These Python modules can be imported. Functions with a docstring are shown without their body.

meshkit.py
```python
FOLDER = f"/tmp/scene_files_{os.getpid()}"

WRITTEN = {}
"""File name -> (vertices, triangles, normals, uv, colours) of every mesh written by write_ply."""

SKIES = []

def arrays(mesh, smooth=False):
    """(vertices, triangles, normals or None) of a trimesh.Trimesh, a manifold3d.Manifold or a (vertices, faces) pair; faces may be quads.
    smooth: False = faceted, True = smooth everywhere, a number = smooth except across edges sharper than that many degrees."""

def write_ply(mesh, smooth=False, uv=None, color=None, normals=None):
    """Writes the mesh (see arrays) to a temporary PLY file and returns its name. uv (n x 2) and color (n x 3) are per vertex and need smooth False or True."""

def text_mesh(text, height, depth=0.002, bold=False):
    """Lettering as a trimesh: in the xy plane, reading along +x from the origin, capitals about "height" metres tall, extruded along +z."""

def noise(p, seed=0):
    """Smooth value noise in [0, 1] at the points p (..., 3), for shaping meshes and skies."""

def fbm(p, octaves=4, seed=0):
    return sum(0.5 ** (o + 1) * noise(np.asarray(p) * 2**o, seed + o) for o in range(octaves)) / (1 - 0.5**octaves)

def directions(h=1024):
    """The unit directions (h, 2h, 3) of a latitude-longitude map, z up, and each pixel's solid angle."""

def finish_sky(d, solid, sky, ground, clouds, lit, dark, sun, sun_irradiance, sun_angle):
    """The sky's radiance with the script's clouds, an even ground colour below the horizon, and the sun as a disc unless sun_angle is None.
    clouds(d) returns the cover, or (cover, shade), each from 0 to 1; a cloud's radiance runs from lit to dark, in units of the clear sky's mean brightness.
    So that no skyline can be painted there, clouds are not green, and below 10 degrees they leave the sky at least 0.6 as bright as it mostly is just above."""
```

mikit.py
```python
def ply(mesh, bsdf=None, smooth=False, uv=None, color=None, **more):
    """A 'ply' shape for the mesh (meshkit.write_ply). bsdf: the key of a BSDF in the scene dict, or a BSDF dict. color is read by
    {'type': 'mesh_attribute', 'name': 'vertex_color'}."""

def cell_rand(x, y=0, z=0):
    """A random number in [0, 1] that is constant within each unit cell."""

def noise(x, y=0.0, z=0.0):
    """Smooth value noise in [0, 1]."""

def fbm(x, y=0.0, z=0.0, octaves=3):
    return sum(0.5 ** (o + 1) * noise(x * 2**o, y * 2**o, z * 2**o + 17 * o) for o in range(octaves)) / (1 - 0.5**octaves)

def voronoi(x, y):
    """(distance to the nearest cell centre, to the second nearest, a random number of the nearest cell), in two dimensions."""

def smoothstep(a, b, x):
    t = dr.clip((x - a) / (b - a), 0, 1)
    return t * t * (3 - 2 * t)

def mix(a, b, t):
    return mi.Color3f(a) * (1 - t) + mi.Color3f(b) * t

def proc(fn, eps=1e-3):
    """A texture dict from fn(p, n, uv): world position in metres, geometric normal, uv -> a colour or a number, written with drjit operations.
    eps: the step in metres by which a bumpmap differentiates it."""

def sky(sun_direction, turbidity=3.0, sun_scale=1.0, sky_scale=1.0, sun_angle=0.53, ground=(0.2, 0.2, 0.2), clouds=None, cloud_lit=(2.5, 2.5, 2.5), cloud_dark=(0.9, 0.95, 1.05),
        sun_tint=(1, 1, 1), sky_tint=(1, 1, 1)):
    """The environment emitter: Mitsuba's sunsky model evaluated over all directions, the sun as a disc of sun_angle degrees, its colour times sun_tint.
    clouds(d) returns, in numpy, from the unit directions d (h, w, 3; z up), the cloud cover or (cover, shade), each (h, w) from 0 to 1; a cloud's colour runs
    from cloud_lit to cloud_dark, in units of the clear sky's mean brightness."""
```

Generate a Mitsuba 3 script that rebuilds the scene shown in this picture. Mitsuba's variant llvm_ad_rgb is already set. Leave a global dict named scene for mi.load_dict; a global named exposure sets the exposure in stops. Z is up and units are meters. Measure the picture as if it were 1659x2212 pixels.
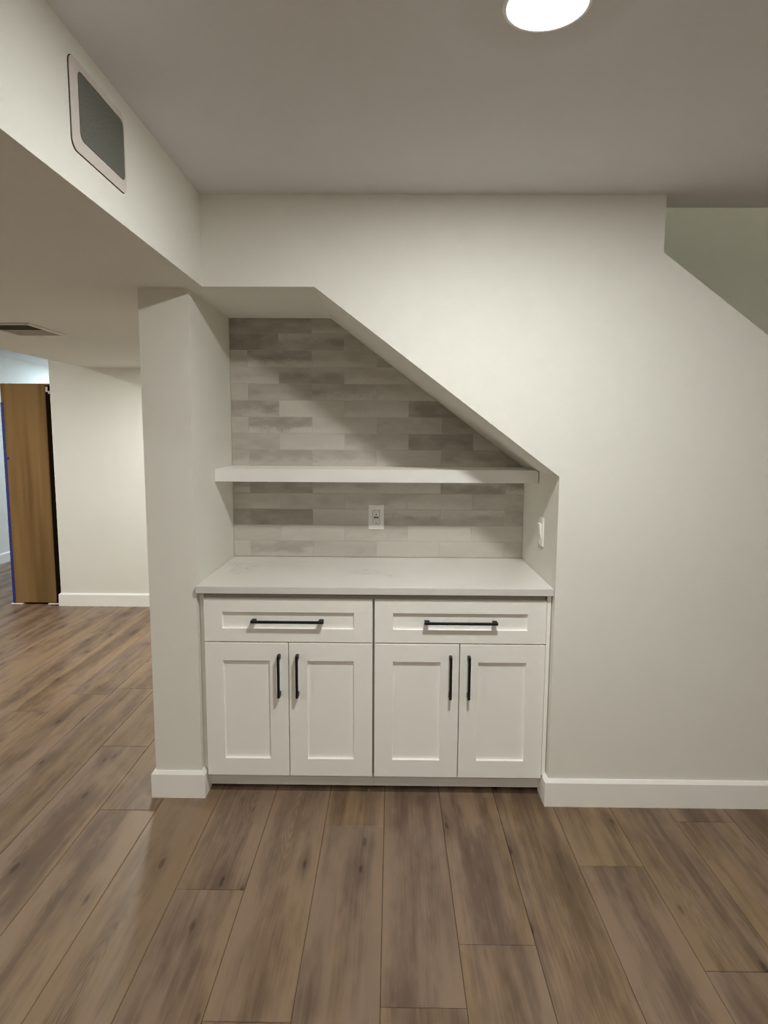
import math, random
import numpy as np
import trimesh, manifold3d as m3
import shapely.geometry as sg
import drjit as dr
import mitsuba as mi
import mikit
from mikit import noise, fbm, voronoi, cell_rand, smoothstep, mix

random.seed(7)
RNG = np.random.default_rng(11)
T = mi.ScalarTransform4f
scene, labels = {}, {}

# ------------------------------------------------------------------ camera, light, exposure
CAM = np.array([.7388, -2.348, 1.4185]); YAW, PITCH, ROLL, FPX = .0119, -.1185, .0053, 1387.05


def cam_axes():
    cy, sy, cp, sp = math.cos(YAW), math.sin(YAW), math.cos(PITCH), math.sin(PITCH)
    f = np.array([-sy * cp, cy * cp, sp]); r = np.array([cy, sy, 0.0]); u = np.cross(r, f)
    return math.cos(ROLL) * r + math.sin(ROLL) * u, -math.sin(ROLL) * r + math.cos(ROLL) * u, f


CR, CU, CF = cam_axes()
scene['camera'] = dict(type='perspective', fov=2 * math.degrees(math.atan(829.5 / FPX)), fov_axis='x', near_clip=.02, far_clip=60.,
                       to_world=T().look_at(origin=CAM.tolist(), target=(CAM + CF).tolist(), up=CU.tolist()))
exposure = 0.53
HC, ZB = 2.251, 1.940                 # main ceiling, underside of the soffit
WARM = (1.0, .997, .955)
COOL = (.78, .97, 1.20)
# recessed lamps: x, y, z of the ceiling they sit in, radiance, tint
LAMPS = [
    ((1.034, -.993, HC), 296., WARM, 'round recessed ceiling light glowing white above the niche', True),
    ((-.65, 1.88, ZB), 285., WARM, 'round light in the soffit underside behind the column', False),
    ((-2.60, 1.1, HC), 320., WARM, 'round light in the ceiling left of the soffit', False),
    ((-2.60, -2.2, HC), 280., WARM, 'round light in the ceiling left of the soffit, nearer the viewer', False),
    ((-2.78, 5.9, HC), 430., COOL, 'cool white round light in the hall ceiling behind the box', False),
    ((1.034, -3.5, HC), 250., WARM, 'round ceiling light behind the viewer', False),
    ((2.6, .60, 4.8), 95., WARM, 'round light in the upper ceiling of the stairwell', False),
]


def px(P):
    v = np.asarray(P, float) - CAM
    z = v @ CF
    return np.stack([829.5 + FPX * (v @ CR) / z, 1106 - FPX * (v @ CU) / z], -1), z


# ------------------------------------------------------------------ materials
def rgb(*c):
    return {'type': 'rgb', 'value': list(c)}


def two(d):
    return {'type': 'twosided', 'bsdf': d}


def matte(c):
    return two({'type': 'diffuse', 'reflectance': rgb(*c) if isinstance(c, tuple) else c})


def gloss(c, rough, spec=.5):
    return two({'type': 'principled', 'base_color': rgb(*c) if isinstance(c, tuple) else c, 'roughness': rough, 'specular': spec})


def wall_fn(p, n, uv):
    k = .985 + .03 * fbm(p.x * 1.7, p.y * 1.7, p.z * 1.7, 2) + .012 * (noise(p.x * 140, p.y * 140, p.z * 140) - .5)
    return mi.Color3f(.790, .785, .725) * k


def ceil_fn(p, n, uv):
    k = .985 + .03 * fbm(p.x * 1.3, p.y * 1.3, 5.0, 2) + .012 * (noise(p.x * 140, p.y * 140, p.z * 140) - .5)
    return mi.Color3f(.765, .762, .765) * k


def wood_fn(p, n, uv):
    pid = dr.floor(uv.x / 10 + .5)
    u = uv.x - 10 * pid
    v = uv.y
    r1, r2, r3 = cell_rand(pid, 3), cell_rand(pid, 5), cell_rand(pid, 9)
    s = pid * 13.7
    wob = .014 * (fbm(u * 1.3 + s, 2.0, s, 2) - .5) + .004 * (noise(u * 6 + s, 5.0, s) - .5)
    vv = v + wob
    band = fbm(u * 1.1 + s, vv * 15 + s, r1 * 30, 3)
    streak = fbm(u * 2.6 + s, vv * 60 + 3, r2 * 40, 3)
    fine = fbm(u * 7 + s, vv * 260, r3 * 40, 3)
    pore = noise(u * 40 + s, vv * 620, s)
    blot = fbm(u * 4.5 + s, vv * 13 + 3, r3 * 20, 3)
    mott = fbm(u * 16 + s, vv * 55, r1 * 11, 2)
    # growth rings round one long centre in some boards
    cx = (u - (r2 - .5) * .9) * .13
    cz = vv - (r3 - .5) * .09
    rad = dr.sqrt(cx * cx + cz * cz) + .005 * (fbm(u * 5 + s, vv * 40, s, 2) - .5)
    rings = .5 + .5 * dr.sin(rad * 820)
    near = smoothstep(.050, .015, rad) * smoothstep(.40, .60, r1)
    # knots: small, dark, with a soft halo drawn out along the grain
    a, b, which = voronoi(u * 2.4 + s, vv * 8.0 + s * .37)
    has = smoothstep(.56, .60, which)
    kn = smoothstep(.085, .02, a + .10 * (mott - .5)) * has
    halo = smoothstep(.34, .05, a + .16 * (mott - .5)) * has
    t = .33 + .95 * (band - .5) + .36 * (streak - .5) + .26 * (fine - .5) + .62 * (blot - .5) + .30 * (mott - .5)
    t = t + near * (rings - .5) * .14 + .26 * halo + .45 * kn + .10 * (pore - .5)
    t = t - .20 * smoothstep(.050, .105, dr.abs(v + .02 * (r1 - .5)))
    t = dr.clip(t, 0, 1)
    c = mix(mi.Color3f(.225, .156, .101), mi.Color3f(.118, .076, .049), smoothstep(.0, .62, t))
    c = mix(c, mi.Color3f(.052, .032, .020), smoothstep(.58, 1.05, t))
    tint = mix(mi.Color3f(1.03, .995, .88), mi.Color3f(.99, .985, 1.08), smoothstep(.25, .75, fbm(u * .8 + s, vv * 8, r2 * 9, 2)))
    return c * tint * (.96 + .08 * r2)


def tile_fn(p, n, uv):
    pid = dr.floor(uv.x / 10 + .5)
    u = uv.x - 10 * pid
    ti = dr.floor(uv.y / 10 + .5)
    v = uv.y - 10 * ti
    tone = ti / 20
    s = pid * 7.3
    r1, r2 = cell_rand(pid, 2), cell_rand(pid, 4)
    cloud = fbm(u * 14 + s, v * 34, s, 3)
    stip = noise(u * 400 + s, v * 400, s)
    # the dark glaze thins out towards one long edge of many tiles
    edge = dr.select(r1 > .22, v, -v)
    fade = smoothstep(-.030, .008, edge + .034 * (cloud - .5) + .022 * (stip - .5))
    fade = mix(mi.Color3f(1), mi.Color3f(fade), .85 * smoothstep(.15, .5, r2)).x
    t = dr.clip(tone * fade * (.85 + .7 * (cloud - .4)) + .26 * (cloud - .5) + .10 * (stip - .5), 0, 1)
    c = mix(mi.Color3f(.590, .562, .512), mi.Color3f(.300, .272, .230), t)
    return c * (.97 + .06 * r2)


def quartz_fn(p, n, uv):
    w = fbm(p.x * 5, p.y * 5, p.z * 5, 3)
    patch = smoothstep(.60, .74, fbm(p.x * 5.5 + w, p.y * 7, p.z * 7 + 3, 2))
    fleck = smoothstep(.55, .75, noise(p.x * 95, p.y * 95, p.z * 95))
    f = smoothstep(.72, .80, noise(p.x * 330, p.y * 330, p.z * 330))
    c = mix(mi.Color3f(.665, .655, .625), mi.Color3f(.47, .455, .42), dr.clip(patch * (.10 + .40 * fleck) + .10 * f, 0, 1))
    return c * (.97 + .05 * w)


def card_fn(p, n, uv):
    st = fbm(p.x * 11, p.y * 11, p.z * .5, 3)
    flute = .5 + .5 * dr.sin(p.x * 900)
    c = mix(mi.Color3f(.285, .175, .078), mi.Color3f(.180, .105, .043), smoothstep(.35, .65, st))
    return c * (.97 + .03 * flute) * (.97 + .06 * noise(p.x * 60, p.y * 60, p.z * 40))


def mesh_fn(p, n, uv):
    g = smoothstep(.25, .5, noise(p.x * 700, p.y * 700, p.z * 700))
    return mix(mi.Color3f(.125, .128, .112), mi.Color3f(.175, .178, .156), g)


def bump_fn(p, n, uv):
    return fbm(p.x * 210, p.y * 210, p.z * 210, 2)


M = {
    'paint_wall': matte(mikit.proc(wall_fn)),
    'paint_ceiling': matte(mikit.proc(ceil_fn)),
    'paint_trim': gloss((.875, .87, .825), .38, .45),
    'cabinet_white': gloss((.875, .87, .825), .34, .45),
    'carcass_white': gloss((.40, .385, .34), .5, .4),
    'shelf_white': gloss((.84, .83, .80), .36, .45),
    'wood_plank': gloss(mikit.proc(wood_fn), .42, .45),
    'floor_base': matte((.075, .048, .032)),
    'tile_glaze': gloss(mikit.proc(tile_fn), .16, .5),
    'grout': matte((.56, .535, .485)),
    'quartz': gloss(mikit.proc(quartz_fn), .20, .5),
    'black_metal': gloss((.006, .006, .007), .5, .35),
    'plastic_white': gloss((.84, .83, .80), .3, .5),
    'plastic_grey': gloss((.42, .41, .38), .4, .5),
    'slot_dark': matte((.02, .018, .016)),
    'button_blue': gloss((.015, .017, .05), .4, .5),
    'cardboard': matte(mikit.proc(card_fn)),
    'tape_blue': gloss((.022, .028, .20), .45, .5),
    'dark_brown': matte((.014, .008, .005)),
    'foam_white': matte((.72, .68, .66)),
    'vent_frame': gloss((.62, .575, .53), .42, .45),
    'vent_mesh': matte(mikit.proc(mesh_fn)),
    'register_paint': gloss((.60, .575, .53), .42, .45),
    'register_slat': gloss((.42, .385, .33), .5, .4),
    'lamp_trim': gloss((.85, .85, .83), .35, .5),
}
scene.update(M)


# ------------------------------------------------------------------ mesh helpers
def hull(pts):
    return trimesh.convex.convex_hull(np.asarray(pts, float))


def bx(x0, x1, y0, y1, z0, z1, c=0.0):
    """A box, its edges chamfered by c."""
    if c <= 0:
        m = trimesh.creation.box((x1 - x0, y1 - y0, z1 - z0))
        m.apply_translation(((x0 + x1) / 2, (y0 + y1) / 2, (z0 + z1) / 2))
        return m
    P = []
    for sx in (0, 1):
        for sy in (0, 1):
            for sz in (0, 1):
                q = np.array([(x0, x1)[sx], (y0, y1)[sy], (z0, z1)[sz]])
                i = np.array([c if not sx else -c, c if not sy else -c, c if not sz else -c])
                for k in range(3):
                    w = i.copy(); w[k] = 0
                    P.append(q + w)
    return hull(P)


def cat(*ms):
    return trimesh.util.concatenate(list(ms))


def man(mesh):
    return m3.Manifold(m3.Mesh(np.asarray(mesh.vertices, np.float32), np.asarray(mesh.faces, np.uint32)))


def tri(mf):
    q = mf.to_mesh()
    return trimesh.Trimesh(q.vert_properties[:, :3], q.tri_verts, process=False)


def union(*ms):
    r = man(ms[0])
    for q in ms[1:]:
        r = r + man(q)
    return tri(r)


def minus(a, *ms):
    r = man(a)
    for q in ms:
        r = r - man(q)
    return tri(r)


def extrude_y(poly, y0, y1):
    """A polygon in the x-z plane extruded from y0 to y1."""
    m = trimesh.creation.extrude_polygon(sg.Polygon(poly) if not isinstance(poly, sg.Polygon) else poly, y1 - y0, engine='earcut')
    v = m.vertices.copy()
    m.vertices = np.stack([v[:, 0], y1 - v[:, 2], v[:, 1]], 1)
    if m.volume < 0:
        m.invert()
    return m


def key_for(base):
    if base not in scene and base not in labels and not any(k.startswith(base + '__') for k in scene):
        return base
    n = 1
    while any(k == f'{base}_{n:03d}' or k.startswith(f'{base}_{n:03d}__') for k in list(scene) + list(labels)):
        n += 1
    return f'{base}_{n:03d}'


def thing(name, label, cat_, group=None):
    k = key_for(name)
    labels[k] = {'label': label, 'category': cat_}
    if group:
        labels[k]['group'] = group
    return k


def part(parent, name, mesh, mat, smooth=False, label=None, **more):
    k = key_for(parent + '__' + name)
    scene[k] = mikit.ply(mesh, mat, smooth, **more)
    if label:
        labels[k] = {'label': label}
    return k


def whole(k, mesh, mat, smooth=False):
    scene[k] = mikit.ply(mesh, mat, smooth)
    return k


def struct(name, mesh, mat, label, smooth=False):
    k = key_for(name)
    scene[k] = mikit.ply(mesh, mat, smooth)
    labels[k] = {'label': label, 'kind': 'structure', 'category': name.split('_')[0]}
    return k


# ------------------------------------------------------------------ the setting
W = 1.350                                   # width of the niche
XC = -.181                                  # left edge of the column
YC = .0295                                  # front of the column
XB = .061                                   # right face of the soffit
XS = -1.700                                 # left face of the soffit
YN = .626                                   # back of the niche
XL, XR, YBACK = -3.55, 3.60, -5.5
YFAR, XFAR, YHALL = 2.83, -2.0, 8.0
XS0, ZS1 = .460, 1.272                      # the niche's slope runs from (XS0, ZB) to (W, ZS1)
SL = (ZB - ZS1) / (W - XS0)
XK, ZK = 1.684, 2.060                       # knee wall of the stair: corner, then down at the stair's pitch
TOP = 2.36

xk2 = XK + (ZK - .95) / .735
front = [(XB, ZB), (XS0, ZB), (W, ZS1), (W, 0), (XR, 0), (XR, .95), (xk2, .95), (XK, ZK), (XK, HC), (XB, HC)]
struct('wall_front', extrude_y(front, 0, .128), 'paint_wall', 'off-white wall with the sloped niche opening under the stairs')
struct('wall_column', bx(XC, 0, YC, 1.10, 0, ZB), 'paint_wall', 'narrow off-white column wall left of the niche')
struct('wall_niche_right', bx(W, W + .10, .128, YN + .1, 0, ZS1), 'paint_wall', 'right side wall of the niche with the light switch')
nb = struct('wall_niche_back', bx(0, W, YN, YN + .1, 0, ZB), 'paint_wall', 'back wall of the niche clad in grey glazed tiles')
struct('ceiling_slope', extrude_y([(XB, ZB), (XS0, ZB), (W, ZS1), (W + .10, ZS1), (W + .10, ZS1 + .09), (XS0 + .06, ZB + .10), (XB, ZB + .10)], .128, YN + .1),
       'paint_wall', 'sloped white underside of the stairs over the niche')
struct('soffit', bx(XS, XB, YBACK, YFAR, ZB, TOP), 'paint_wall', 'wide white soffit box dropped below the ceiling on the left')
struct('ceiling', cat(bx(XB, XR, YBACK, .128, HC, TOP), bx(XL, XS, YBACK, YFAR, HC, TOP), bx(XL, XFAR, YFAR, YHALL, HC, TOP)), 'paint_ceiling',
       'flat white painted ceiling')
struct('wall_far', union(bx(XFAR, 1.75, YFAR, YFAR + .12, 0, TOP), bx(XFAR, XFAR + .12, YFAR, YHALL, 0, TOP)), 'paint_wall', 'far off-white wall beyond the column')
struct('wall_left', bx(XL - .12, XL, YBACK, YHALL, 0, TOP), 'paint_wall', 'left wall of the far hall lit by cool light')
struct('wall_hall_end', bx(XL, XFAR, YHALL, YHALL + .12, 0, TOP), 'paint_wall', 'end wall of the far hall')
struct('wall_back', bx(XL, XR, YBACK - .12, YBACK, 0, TOP), 'paint_wall', 'wall behind the viewer')
struct('wall_right', bx(XR, XR + .12, YBACK, 1.05, 0, 4.8), 'paint_wall', 'right wall of the room')
struct('wall_stairwell', union(bx(1.63, XR, 1.05, 1.17, 0, 4.8), bx(1.63, 1.75, 1.05, YFAR, 0, TOP)), 'paint_wall', 'shaded wall of the stairwell seen over the knee wall')
struct('wall_upper', cat(bx(XK - .9, XR, .02, .128, TOP, 4.8), bx(XK - .9, XK - .8, .128, 1.05, TOP, 4.8), bx(XK - .9, XR, .02, 1.17, 4.8, 4.9)), 'paint_wall',
       'upper part of the stairwell')

# baseboards: a flat board with a bevelled top, mitred round the corners
BH, BT = .108, .015


def board(path, closed=False):
    """A baseboard along a polyline of floor points; it stands to the left of the walking direction."""
    p = np.asarray(path, float)
    d = np.diff(p, axis=0); d /= np.linalg.norm(d, axis=1)[:, None]
    nrm = np.stack([-d[:, 1], d[:, 0]], 1)
    off = []
    for i in range(len(p)):
        if i == 0: off.append(nrm[0])
        elif i == len(p) - 1: off.append(nrm[-1])
        else:
            b = nrm[i - 1] + nrm[i]
            off.append(b / (b @ nrm[i]))
    off = np.array(off)
    prof = [(0, 0), (BT, 0), (BT, BH - .012), (.004, BH), (0, BH)]
    V = np.array([[*(p[i] + off[i] * o), z] for i in range(len(p)) for o, z in prof])
    k, F = len(prof), []
    for i in range(len(p) - 1):
        for j in range(k):
            a, b = i * k + j, i * k + (j + 1) % k
            F += [[a, a + k, b + k], [a, b + k, b]]
    for i, s in ((0, 1), (len(p) - 1, -1)):
        for j in range(1, k - 1):
            F.append([i * k, i * k + j, i * k + j + 1][::s])
    m = trimesh.Trimesh(V, F, process=False)
    m.fix_normals()
    return m


struct('baseboard_column', board([(0, .105), (0, YC), (XC, YC), (XC, 1.10)]), 'paint_trim', 'white baseboard wrapped around the column foot')
struct('baseboard_right', board([(XR, 0), (W, 0), (W, .105)]), 'paint_trim', 'white baseboard along the wall right of the cabinets')
struct('baseboard_far', board([(1.63, YFAR), (XFAR, YFAR), (XFAR, YHALL)]), 'paint_trim', 'white baseboard along the far wall')
struct('baseboard_left', board([(XL, YHALL), (XL, YBACK)]), 'paint_trim', 'white baseboard along the left hall wall')

# floor: slab and planks
floor = struct('floor', bx(XL - .1, XR + .1, YBACK - .1, YHALL + .1, -.12, -.005), 'floor_base', 'grey-brown wood-look plank floor')
PW, PX0, PL = .2169, .7186, 1.52
KNOWN = {-3: -.492, -5: -.070, -6: .429, -7: 1.098, -1: -.155, -2: -.947, 1: -.696, 3: -.356, 4: -.776, 0: .62 - 1.52, 2: -1.30, -4: -1.05, 5: -1.62}


def plank_mesh(x0, x1, y0, y1, pid):
    g, c, zt, zb = .0006, .0016, 0.0, -.005
    x0, x1, y0, y1 = x0 + g, x1 - g, y0 + g, y1 - g
    V, UV = [], []
    for z, i in ((zb, 0), (zt - .0014, 0), (zt, c)):
        for x, y in ((x0 + i, y0 + i), (x1 - i, y0 + i), (x1 - i, y1 - i), (x0 + i, y1 - i)):
            V.append((x, y, z)); UV.append((10 * pid + (y - (y0 + y1) / 2), x - (x0 + x1) / 2))
    F = []
    for r in (0, 4):
        for j in range(4):
            a, b = r + j, r + (j + 1) % 4
            F += [[a, b, b + 4], [a, b + 4, a + 4]]
    F += [[8, 9, 10], [8, 10, 11]]
    return trimesh.Trimesh(V, F, process=False), np.array(UV)


def seen(x0, x1, y0, y1):
    if y1 < CAM[1] + .6:
        return False
    y0 = max(y0, CAM[1] + .55)
    xs, ys = np.meshgrid(np.linspace(x0, x1, 3), np.linspace(y0, y1, 7))
    q, z = px(np.stack([xs.ravel(), ys.ravel(), xs.ravel() * 0], 1))
    return bool(((q[:, 0] > -90) & (q[:, 0] < 1750) & (q[:, 1] < 2330) & (z > .1)).any())


pid, rest = 0, []
for k in range(-20, 14):
    xa, xb_ = max(PX0 + k * PW, XL), min(PX0 + (k + 1) * PW, XR)
    if xb_ - xa < .03:
        continue
    mid = (xa + xb_) / 2
    yend = YHALL if xb_ < XFAR + .1 else (YFAR if mid < XC - .03 else .125)
    y = KNOWN.get(k, RNG.uniform(-1.5, 0.0))
    while y > YBACK:
        y -= PL
    while y < yend:
        a, b = max(y, YBACK), min(y + PL, yend)
        y += PL
        if b - a < .02:
            continue
        pid += 1
        m, uv = plank_mesh(xa, xb_, a, b, pid)
        if seen(xa, xb_, a, b):
            part(floor, 'plank', m, 'wood_plank', False, uv=uv)
        else:
            rest.append((m, uv))
kk = part(floor, 'plank_field', cat(*[m for m, _ in rest]), 'wood_plank', False, 'rest of the plank floor outside the view', uv=np.vstack([u for _, u in rest]))
labels[kk]['kind'] = 'stuff'

# tiles on the niche's back wall
part(nb, 'grout', extrude_y([(.001, .852), (W - .001, .852), (W - .001, ZS1), (XS0, ZB - .001), (.001, ZB - .001)], .6184, YN), 'grout')
YT = .6175
niche = sg.Polygon([(.002, .853), (W - .002, .853), (W - .002, ZS1 - .002), (XS0 - .001, ZB - .002), (.002, ZB - .002)])
EV, OD = [.080, .373, .6675, .965, 1.263], [.222, .520, .8135, 1.111]
above = {  # rows over the shelf, bottom up: joints and tones
    0: (EV, [.4, .6, .45, .2, .6, .5]), 1: (OD, [.35, .15, .4, .9, .4]), 2: (EV, [.15, .75, .15, .4, .8, .8]), 3: (OD, [.8, .12, .3, .9, .9]),
    4: (EV, [.15, .55, .6, .4, .4, .4]), 5: (OD, [.3, .7, .35, .5, .5]), 6: (EV, [.4, .95, .4, .6, .6, .6]), 7: (OD, [.9, .8, .45, .5, .5]), 8: (EV, [.9, .8, .5, .5, .5, .5])}
below = {0: (EV, [.0, .42, .28, .05, .05, .12]), 1: (OD, [.12, .12, .25, .0, .12]), 2: (EV, [.6, .85, .25, .7, .5, .6]), 3: (OD, [.3, .3, .35, .35, .4]),
         4: (EV, [.8, .7, .35, .3, .9, .9])}
rows = [(1.277 + .0746 * r, 1.277 + .0746 * (r + 1), *above[r]) for r in range(9)] + [(.853 + .0746 * r, min(.853 + .0746 * (r + 1), 1.224), *below[r]) for r in range(5)]
tid = 0
for z0, z1, js, tones in rows:
    xs = [0.0] + js + [W]
    for i in range(len(xs) - 1):
        g = .0009
        poly = sg.box(xs[i] + g, z0 + g, xs[i + 1] - g, z1 - g).intersection(niche)
        if poly.is_empty or poly.area < 2e-4 or poly.geom_type != 'Polygon':
            continue
        poly = sg.polygon.orient(poly.simplify(.0003), 1)
        ins = sg.polygon.orient(poly.buffer(-.0008, join_style=2, mitre_limit=8), 1)
        A = np.array(poly.exterior.coords)[:-1]
        B = np.array(ins.exterior.coords)[:-1]
        if len(A) != len(B):
            continue
        B = np.array([B[np.argmin(((B - q) ** 2).sum(1))] for q in A])
        tid += 1
        c = A.mean(0)
        sx, sz = RNG.normal(0, .0012), RNG.normal(0, .0035)
        lift = RNG.uniform(0, .0006)
        n = len(A)

        def pts(Q, y, tilt):
            return np.stack([Q[:, 0], y + tilt * ((Q[:, 0] - c[0]) * sx + (Q[:, 1] - c[1]) * sz) * 1.0 - lift, Q[:, 1]], 1)
        V = np.vstack([pts(A, .6235, 0), pts(A, YT + .0006, 1), pts(B, YT, 1)])
        zc, xc = (z0 + z1) / 2, (xs[i] + xs[i + 1]) / 2
        UV = np.stack([10 * tid + (V[:, 0] - xc), 10 * round(20 * tones[min(i, len(tones) - 1)]) + (V[:, 2] - zc)], 1)
        F = []
        for r in (0, n):
            for j in range(n):
                a, b = r + j, r + (j + 1) % n
                F += [[a, b, b + n], [a, b + n, a + n]]
        F += [[2 * n, 2 * n + j, 2 * n + j + 1] for j in range(1, n - 1)]
        part(nb, 'tile', trimesh.Trimesh(V, F, process=False), 'tile_glaze', False, uv=UV)

# filler strips beside the cabinets
struct('trim_1', bx(.0005, .0180, .064, .075, .088, .822), 'cabinet_white', 'narrow white filler strip between the column and the left cabinet')
struct('trim_2', bx(1.332, 1.3465, .036, .052, .100, .822, .001), 'cabinet_white', 'narrow white filler strip between the right cabinet and the wall')

# ------------------------------------------------------------------ cabinets
YD = .035


def shaker(x0, x1, z0, z1, fx, fz0, fz1):
    """A frame-and-panel front: the panel sunk behind a sloped inner edge."""
    th, dep, bev = .021, .0115, .0020
    outer = bx(x0, x1, YD, YD + th, z0, z1, .0016)
    a = (x0 + fx, x1 - fx, z0 + fz0, z1 - fz1)
    cut = hull([(x, y, z) for y, e in ((YD - .001, 0.0), (YD + .0015, 0), (YD + dep, bev)) for x in (a[0] + e, a[1] - e) for z in (a[2] + e, a[3] - e)])
    return minus(outer, cut)


def pull(cx, cz, length, vertical):
    """A square bar pull on two broad feet."""
    t, out, foot = .0092, .032, .022
    y0 = YD - out
    L = length / 2
    parts = [bx(-L, L, y0, y0 + t, -t / 2, t / 2, .0012)]
    for s in (-1, 1):
        a, b = sorted((s * L, s * (L - foot)))
        a2, b2 = sorted((s * (L - .002), s * (L - foot + .004)))
        parts.append(hull([(x, y0 + t * .4, z) for x in (a, b) for z in (-t / 2, t / 2)] + [(x, YD, z) for x in (a2, b2) for z in (-t / 2 - .0008, t / 2 + .0008)]))
    m = union(*parts)
    if vertical:
        v = m.vertices.copy()
        m.vertices = np.stack([v[:, 2], v[:, 1], v[:, 0]], 1)
        m.invert()
    m.apply_translation((cx, 0, cz))
    return m


def cabinet(x0, x1, label, open_gap):
    k = thing('base_cabinet', label, 'cabinet', 'white base cabinets under the countertop')
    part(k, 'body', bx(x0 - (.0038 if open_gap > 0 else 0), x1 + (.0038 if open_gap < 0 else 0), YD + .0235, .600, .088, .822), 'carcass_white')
    part(k, 'toe_kick', bx(x0 - (.020 if open_gap < 0 else .0038), x1 + (.015 if open_gap > 0 else .0038), .106, .118, .009, .0885), 'cabinet_white')
    dw = part(k, 'drawer', shaker(x0, x1, .6295, .7985, .070, .052, .052), 'cabinet_white', label=None)
    part(dw, 'handle', pull((x0 + x1) / 2 + .0005, .7155, .277, False), 'black_metal', label='black square bar pull on the drawer')
    mid = (x0 + x1) / 2
    for a, b, s in ((x0, mid - .0015, -1), (mid + .0015, x1, 1)):
        d = part(k, 'door', shaker(a, b, .0865, .6255, .0705, .0705, .0705), 'cabinet_white')
        part(d, 'handle', pull(mid + s * .0352, .5005, .168, True), 'black_metal', label='black upright bar pull on the door')
    return k


cabinet(.0225, .6685, 'white shaker base cabinet at left, beside the column, with one drawer and two doors', -1)
cabinet(.6765, 1.3305, 'white shaker base cabinet at right, beside the plain wall, with one drawer and two doors', 1)

k = thing('countertop', 'white quartz countertop with faint grey veins over the cabinets', 'countertop')
whole(k, bx(.0008, W - .0008, .0125, .6200, .8228, .8510, .0018), 'quartz')

k = thing('floating_shelf', 'thick white floating shelf across the tiled niche', 'shelf')
whole(k, hull([(x, y, z) for x, z in ((.0008, 1.2245), (.0008, 1.2775), (W - .0125, 1.2775), (W - .0035, 1.2695), (W - .0035, 1.2245)) for y in (.319, .619)]), 'shelf_white')

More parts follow.
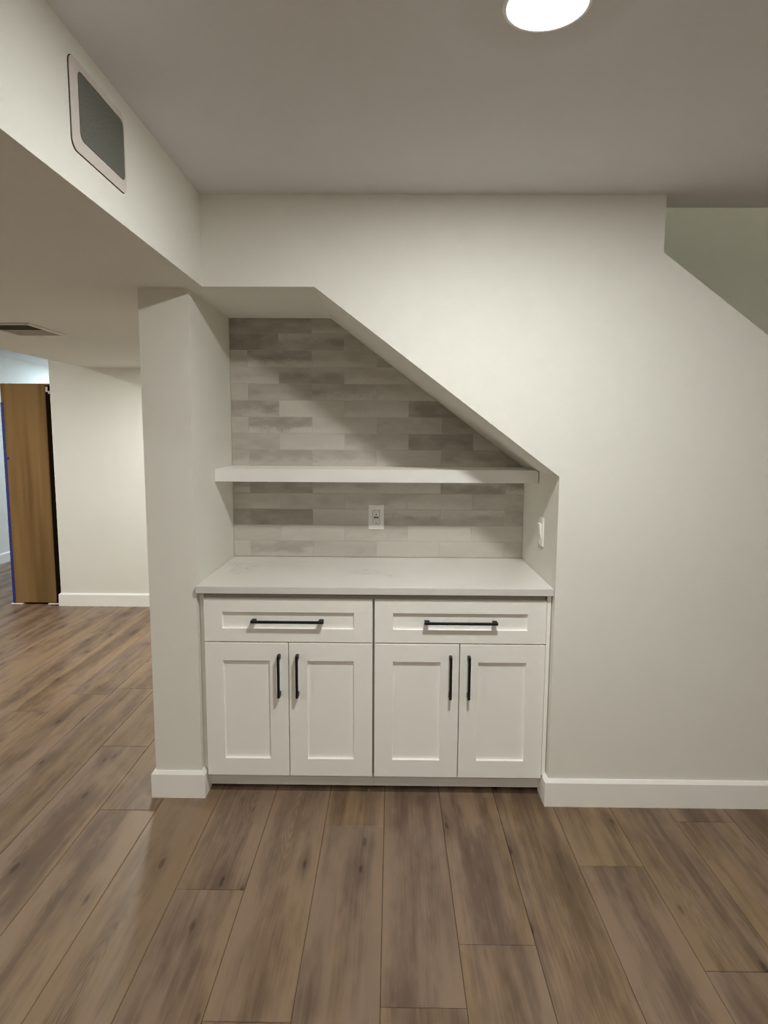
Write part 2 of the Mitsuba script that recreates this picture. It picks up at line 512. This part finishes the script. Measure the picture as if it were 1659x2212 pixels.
# ------------------------------------------------------------------ outlet and switch
k = thing('wall_outlet', 'white double electrical outlet with a dark test button on the tiles', 'outlet')
ox, oz, oy = .6675, 1.041, YT - .0012
part(k, 'plate', minus(bx(ox - .0365, ox + .0365, oy - .006, oy, oz - .058, oz + .058, .0025), bx(ox - .0175, ox + .0175, oy - .02, oy + .01, oz - .0345, oz + .0345)), 'plastic_white')
part(k, 'device', bx(ox - .0165, ox + .0165, oy - .0068, oy - .001, oz - .0335, oz + .0335, .001), 'plastic_white')
for s in (-1, 1):
    pz = oz + s * .0195
    prof = sg.Point(ox, pz).buffer(.0155, 24).intersection(sg.box(ox - .0148, pz - .0118, ox + .0148, pz + .0118))
    ring = prof.buffer(.0014).difference(prof.buffer(.0002))
    r = part(k, 'receptacle', extrude_y(prof, oy - .0082, oy - .0066), 'plastic_white')
    part(r, 'shadow_groove', extrude_y(ring, oy - .0072, oy - .0060), 'plastic_grey')
    for q in (-1, 1):
        part(r, 'slot', bx(ox + q * .0064 - .0012, ox + q * .0064 + .0012, oy - .0086, oy - .0080, pz + .0005, pz + .0085), 'plastic_grey')
    gd = trimesh.creation.cylinder(.0026, .0008, sections=16)
    gd.apply_transform(trimesh.transformations.rotation_matrix(math.pi / 2, (1, 0, 0))); gd.apply_translation((ox, oy - .0084, pz - .0062))
    part(r, 'ground_hole', gd, 'slot_dark', 30)
part(k, 'button', bx(ox - .0115, ox + .0115, oy - .0085, oy - .0062, oz - .0030, oz + .0024, .0006), 'button_blue', label='dark test button bar')

k = thing('light_switch', 'white paddle light switch on the right side wall of the niche', 'switch')
sy, sz_ = .240, 1.036
xw = W
part(k, 'plate', minus(bx(xw - .006, xw, sy - .0365, sy + .0365, sz_ - .0585, sz_ + .0585, .0022), bx(xw - .02, xw - .003, sy - .0172, sy + .0172, sz_ - .034, sz_ + .034)), 'plastic_white')
part(k, 'paddle', hull([(x, y, z) for y in (sy - .0162, sy + .0162) for x, z in ((xw - .0032, sz_ - .033), (xw - .0032, sz_ + .033), (xw - .0062, sz_ - .033), (xw - .0085, sz_ - .004), (xw - .0165, sz_ + .0325))]), 'plastic_white')

# ------------------------------------------------------------------ grille on the soffit face


def rrect(y0, y1, z0, z1, r):
    return sg.box(y0 + r, z0 + r, y1 - r, z1 - r).buffer(r, 10)


def extrude_x(poly, x0, x1):
    m = trimesh.creation.extrude_polygon(poly, x1 - x0, engine='earcut')
    v = m.vertices.copy()
    m.vertices = np.stack([x0 + v[:, 2], v[:, 0], v[:, 1]], 1)
    if m.volume < 0:
        m.invert()
    return m


k = thing('wall_grille', 'rounded rectangular vent grille with grey mesh high on the soffit side', 'vent')
gy0, gy1, gz0, gz1 = -.925, -.648, 2.018, 2.207
fr = rrect(gy0, gy1, gz0, gz1, .022)
inner = rrect(-.888, -.656, 2.049, 2.189, .016)
part(k, 'backing', extrude_x(rrect(gy0 - .0015, gy1 + .0005, gz0 - .0015, gz1 + .0005, .022), XB, XB + .0010), 'slot_dark', label='dark gap around the frame')
part(k, 'frame', extrude_x(fr.difference(inner.buffer(.0014)), XB + .0010, XB + .0030), 'vent_frame', 30)
part(k, 'mesh_panel', extrude_x(inner, XB + .0010, XB + .0032), 'vent_mesh', label='flat dark grey mesh panel')

# ------------------------------------------------------------------ register in the soffit underside
k = thing('ceiling_register', 'rectangular louvred air register in the soffit underside at far left', 'vent')
rx0, rx1, ry0, ry1 = -1.242, -.985, .755, 1.112
part(k, 'frame', minus(bx(rx0, rx1, ry0, ry1, ZB - .008, ZB, .002), bx(rx0 + .020, rx1 - .020, ry0 + .020, ry1 - .020, ZB - .02, ZB + .01)), 'register_paint')
part(k, 'backing', bx(rx0 + .018, rx1 - .018, ry0 + .018, ry1 - .018, ZB - .0015, ZB - .0002), 'slot_dark', label='dark duct opening')
ns = 12
for i in range(ns):
    yc = ry0 + .020 + (i + .5) * (ry1 - ry0 - .040) / ns
    s = -1 if i < ns / 2 else 1
    P = [(x, yc + s * a, ZB - b) for x in (rx0 + .020, rx1 - .020) for a, b in ((-.0105, .0018), (-.0095, .0018), (.0105, .0085), (.0095, .0090))]
    part(k, 'slat', hull(P), 'register_slat')
part(k, 'lever', bx(-1.12, -1.108, ry1 - .024, ry1 - .018, ZB - .016, ZB - .008, .001), 'plastic_white', label='small white damper lever')

# ------------------------------------------------------------------ tall box in the far hall
k = thing('cardboard_box', 'tall brown cardboard box with blue tape on its edge beside the far wall', 'box')
b0, b1, by, bz = -2.418, -2.016, 2.858, 1.818
part(k, 'carton', bx(b0, -2.058, by, by + .62, .014, bz, .006), 'cardboard')
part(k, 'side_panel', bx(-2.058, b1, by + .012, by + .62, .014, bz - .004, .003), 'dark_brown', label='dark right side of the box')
part(k, 'top_flap', bx(-2.06, b1, by + .002, by + .62, bz - .014, bz, .002), 'cardboard')
part(k, 'blue_tape', cat(bx(b0 - .002, b0 + .020, by - .0016, by - .0002, .014, bz - .150), bx(b0 - .0018, b0 - .0002, by - .0016, by + .05, .014, bz - .150)), 'tape_blue', label='blue tape strip along the left edge')
part(k, 'tape_tab', hull([(x, y, z) for y in (by - .004, by - .001) for x, z in ((b0 + .018, 1.205), (b0 + .040, 1.212), (b0 + .038, 1.230), (b0 + .018, 1.226))]), 'tape_blue', label='blue tape tab sticking out')
part(k, 'paper_label', cat(bx(-2.056, -2.038, by + .0095, by + .0115, 1.752, 1.795), bx(-2.036, -2.022, by + .0095, by + .0115, 1.738, 1.762)), 'foam_white', label='torn white label near the top right corner')
for a, b in ((b0 - .018, b0 + .085), (-2.125, -2.020)):
    part(k, 'foot', union(bx(a, b, by - .014, by + .10, .0, .012, .004)), 'foam_white', label='white foam foot')

# ------------------------------------------------------------------ lamps
for (lx, ly, lz), rad, tint, lab, vis in LAMPS:
    k = thing('ceiling_light', lab, 'light')
    prof = np.array([(.0785, .0), (.086, .0), (.086, -.0015), (.083, -.004), (.0785, -.004)])
    ring = trimesh.creation.revolve(np.vstack([prof, prof[:1]]), sections=64)
    ring.apply_translation((lx, ly, lz - .0005))
    part(k, 'trim_ring', ring, 'lamp_trim', 30)
    # the lens: a shallow dome bulging under the ring
    R = [(.0001, -.0066), (.02, -.0065), (.04, -.0062), (.06, -.0056), (.072, -.0049), (.0775, -.0041), (.0778, -.001)]
    dome = trimesh.creation.revolve(np.array(R), sections=48)
    dome.apply_translation((lx, ly, lz - .0005))
    f = np.asarray(dome.faces)
    nz = np.cross(dome.vertices[f[:, 1]] - dome.vertices[f[:, 0]], dome.vertices[f[:, 2]] - dome.vertices[f[:, 0]])[:, 2].sum()
    if nz > 0:
        dome.invert()
    kk = part(k, 'lens', dome, 'lamp_trim', False, label='glowing white lens')
    scene[kk]['emitter'] = {'type': 'area', 'radiance': rgb(*[rad * t for t in tint])}
